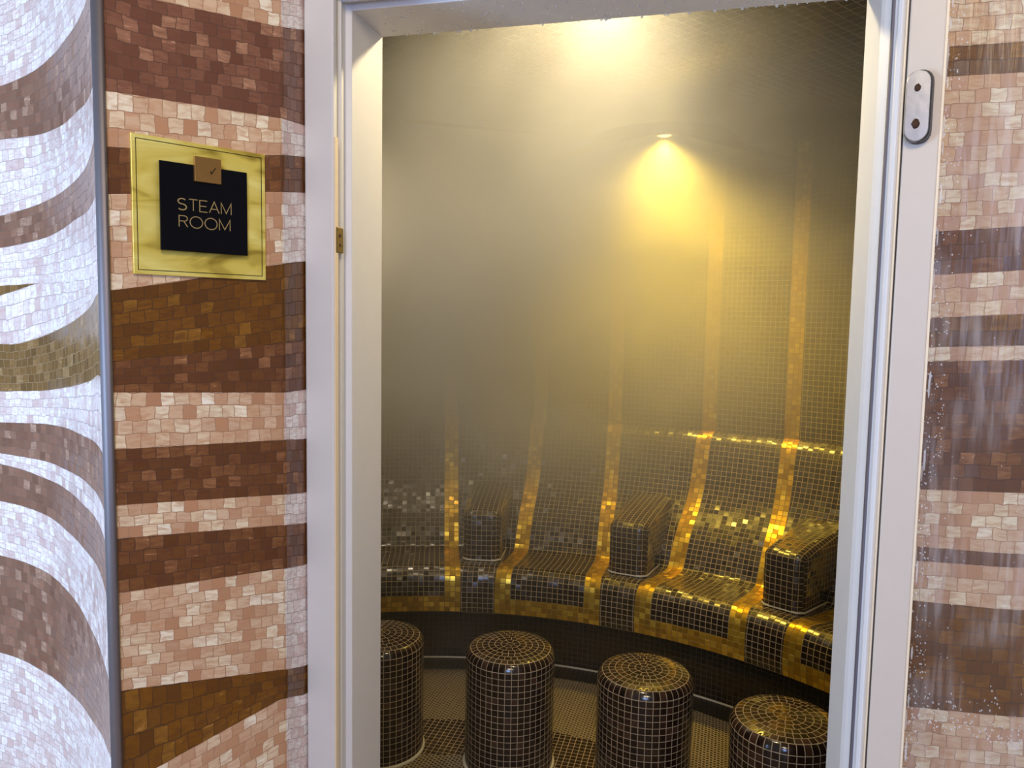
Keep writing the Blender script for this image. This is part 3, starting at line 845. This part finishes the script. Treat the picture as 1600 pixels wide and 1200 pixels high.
# ------------------------------------------------------------------ ceiling lamps
def make_lamp(loc, label, power, color, target, angle, blend):
    root = empty('ceiling_downlight', (loc[0], loc[1], ZC), label, 'lamp', 'round downlights in the steam room ceiling')
    mb = MB(); n = 24
    prof = [(.030,0),(.052,0),(.055,-.004),(.052,-.010),(.034,-.012),(.030,-.006)]
    for i in range(len(prof)):
        (ra, za), (rb, zb) = prof[i], prof[(i+1) % len(prof)]
        for k in range(n):
            a, b = 2*pi*k/n, 2*pi*(k+1)/n
            mb.face([(ra*cos(a),ra*sin(a),za),(ra*cos(b),ra*sin(b),za),(rb*cos(b),rb*sin(b),zb),(rb*cos(a),rb*sin(a),zb)])
    mb.build('lamp_rim', LENSRIM, root)
    mb = MB()
    for k in range(n):
        a, b = 2*pi*k/n, 2*pi*(k+1)/n
        mb.face([(.032*cos(a),.032*sin(a),-.005),(.032*cos(b),.032*sin(b),-.005),(.018*cos(b),.018*sin(b),-.011),(.018*cos(a),.018*sin(a),-.011)])
        mb.face([(.018*cos(a),.018*sin(a),-.011),(.018*cos(b),.018*sin(b),-.011),(0,0,-.0125)])
    mb.build('lamp_lens', LAMP, root)
    s_ = spot('lamp_light', (loc[0], loc[1], ZC - .02), target, power, color, angle, blend, .03)
make_lamp(L_FAR, 'glowing yellow downlight deep in the steam near the curved wall', 330, YEL, (L_FAR[0], L_FAR[1]-.15, 0), 135, 1.0)
make_lamp(L_NEAR, 'bright downlight just inside the door, hidden above the door head', 46, (1.0, .82, .48), (L_NEAR[0]-.1, L_NEAR[1]+.0, 0), 168, .5)
make_lamp(L_LEFT, 'downlight over the left end of the bench, hidden behind the left jamb', 330, (1.0, .83, .58), (L_LEFT[0]+.3, L_LEFT[1]+.3, 0), 150, 1.0)

# ------------------------------------------------------------------ steam
def steam_mat():
    m = bpy.data.materials.new('steam'); m.use_nodes = True; nt = m.node_tree; nt.nodes.clear()
    out = N(nt, 'ShaderNodeOutputMaterial'); v = N(nt, 'ShaderNodeVolumePrincipled')
    tc = N(nt, 'ShaderNodeTexCoord')
    sp_ = N(nt, 'ShaderNodeSeparateXYZ'); nt.links.new(tc.outputs['Object'], sp_.inputs[0])
    nz = N(nt, 'ShaderNodeTexNoise'); nz.inputs['Scale'].default_value = 1.7; nz.inputs['Detail'].default_value = 2.5; nz.inputs['Distortion'].default_value = .8
    nt.links.new(tc.outputs['Object'], nz.inputs[0])
    hz = N(nt, 'ShaderNodeMapRange', interpolation_type='SMOOTHSTEP'); nt.links.new(sp_.outputs['Z'], hz.inputs[0])
    hz.inputs[1].default_value = .72; hz.inputs[2].default_value = 1.80; hz.inputs[3].default_value = .035; hz.inputs[4].default_value = 2.1
    hx = N(nt, 'ShaderNodeMapRange', interpolation_type='SMOOTHSTEP'); nt.links.new(sp_.outputs['X'], hx.inputs[0])
    hx.inputs[1].default_value = -.5; hx.inputs[2].default_value = 1.1; hx.inputs[3].default_value = 1.6; hx.inputs[4].default_value = .38
    cl = N(nt, 'ShaderNodeMapRange'); nt.links.new(nz.outputs[0], cl.inputs[0])
    cl.inputs[1].default_value = .34; cl.inputs[2].default_value = .64; cl.inputs[3].default_value = .30; cl.inputs[4].default_value = 1.8
    d = math_(nt, 'MULTIPLY', math_(nt, 'MULTIPLY', hz.outputs[0], hx.outputs[0]), cl.outputs[0])
    hy = N(nt, 'ShaderNodeMapRange', interpolation_type='SMOOTHSTEP'); nt.links.new(sp_.outputs['Y'], hy.inputs[0])
    hy.inputs[1].default_value = .15; hy.inputs[2].default_value = 1.3; hy.inputs[3].default_value = .16; hy.inputs[4].default_value = 1.15
    d = math_(nt, 'MULTIPLY', d, hy.outputs[0])
    nt.links.new(d, v.inputs['Density'])
    v.inputs['Color'].default_value = (.92,.90,.86,1); v.inputs['Anisotropy'].default_value = .25
    nt.links.new(v.outputs[0], out.inputs['Volume']); return m
mb = MB(); n = 40
pts = [(CX + 2.37*sin(radians(-88 + 176*j/n)), max(.045, CY + 2.37*cos(radians(-88 + 176*j/n)))) for j in range(n+1)]
pts = list(reversed(pts))
mb.prism(pts, .02, ZC - .015)
o = mb.build('steam_cloud', steam_mat()); tag(o, 'thick drifting steam filling the dark room above the bench', 'steam'); o['kind'] = 'stuff'
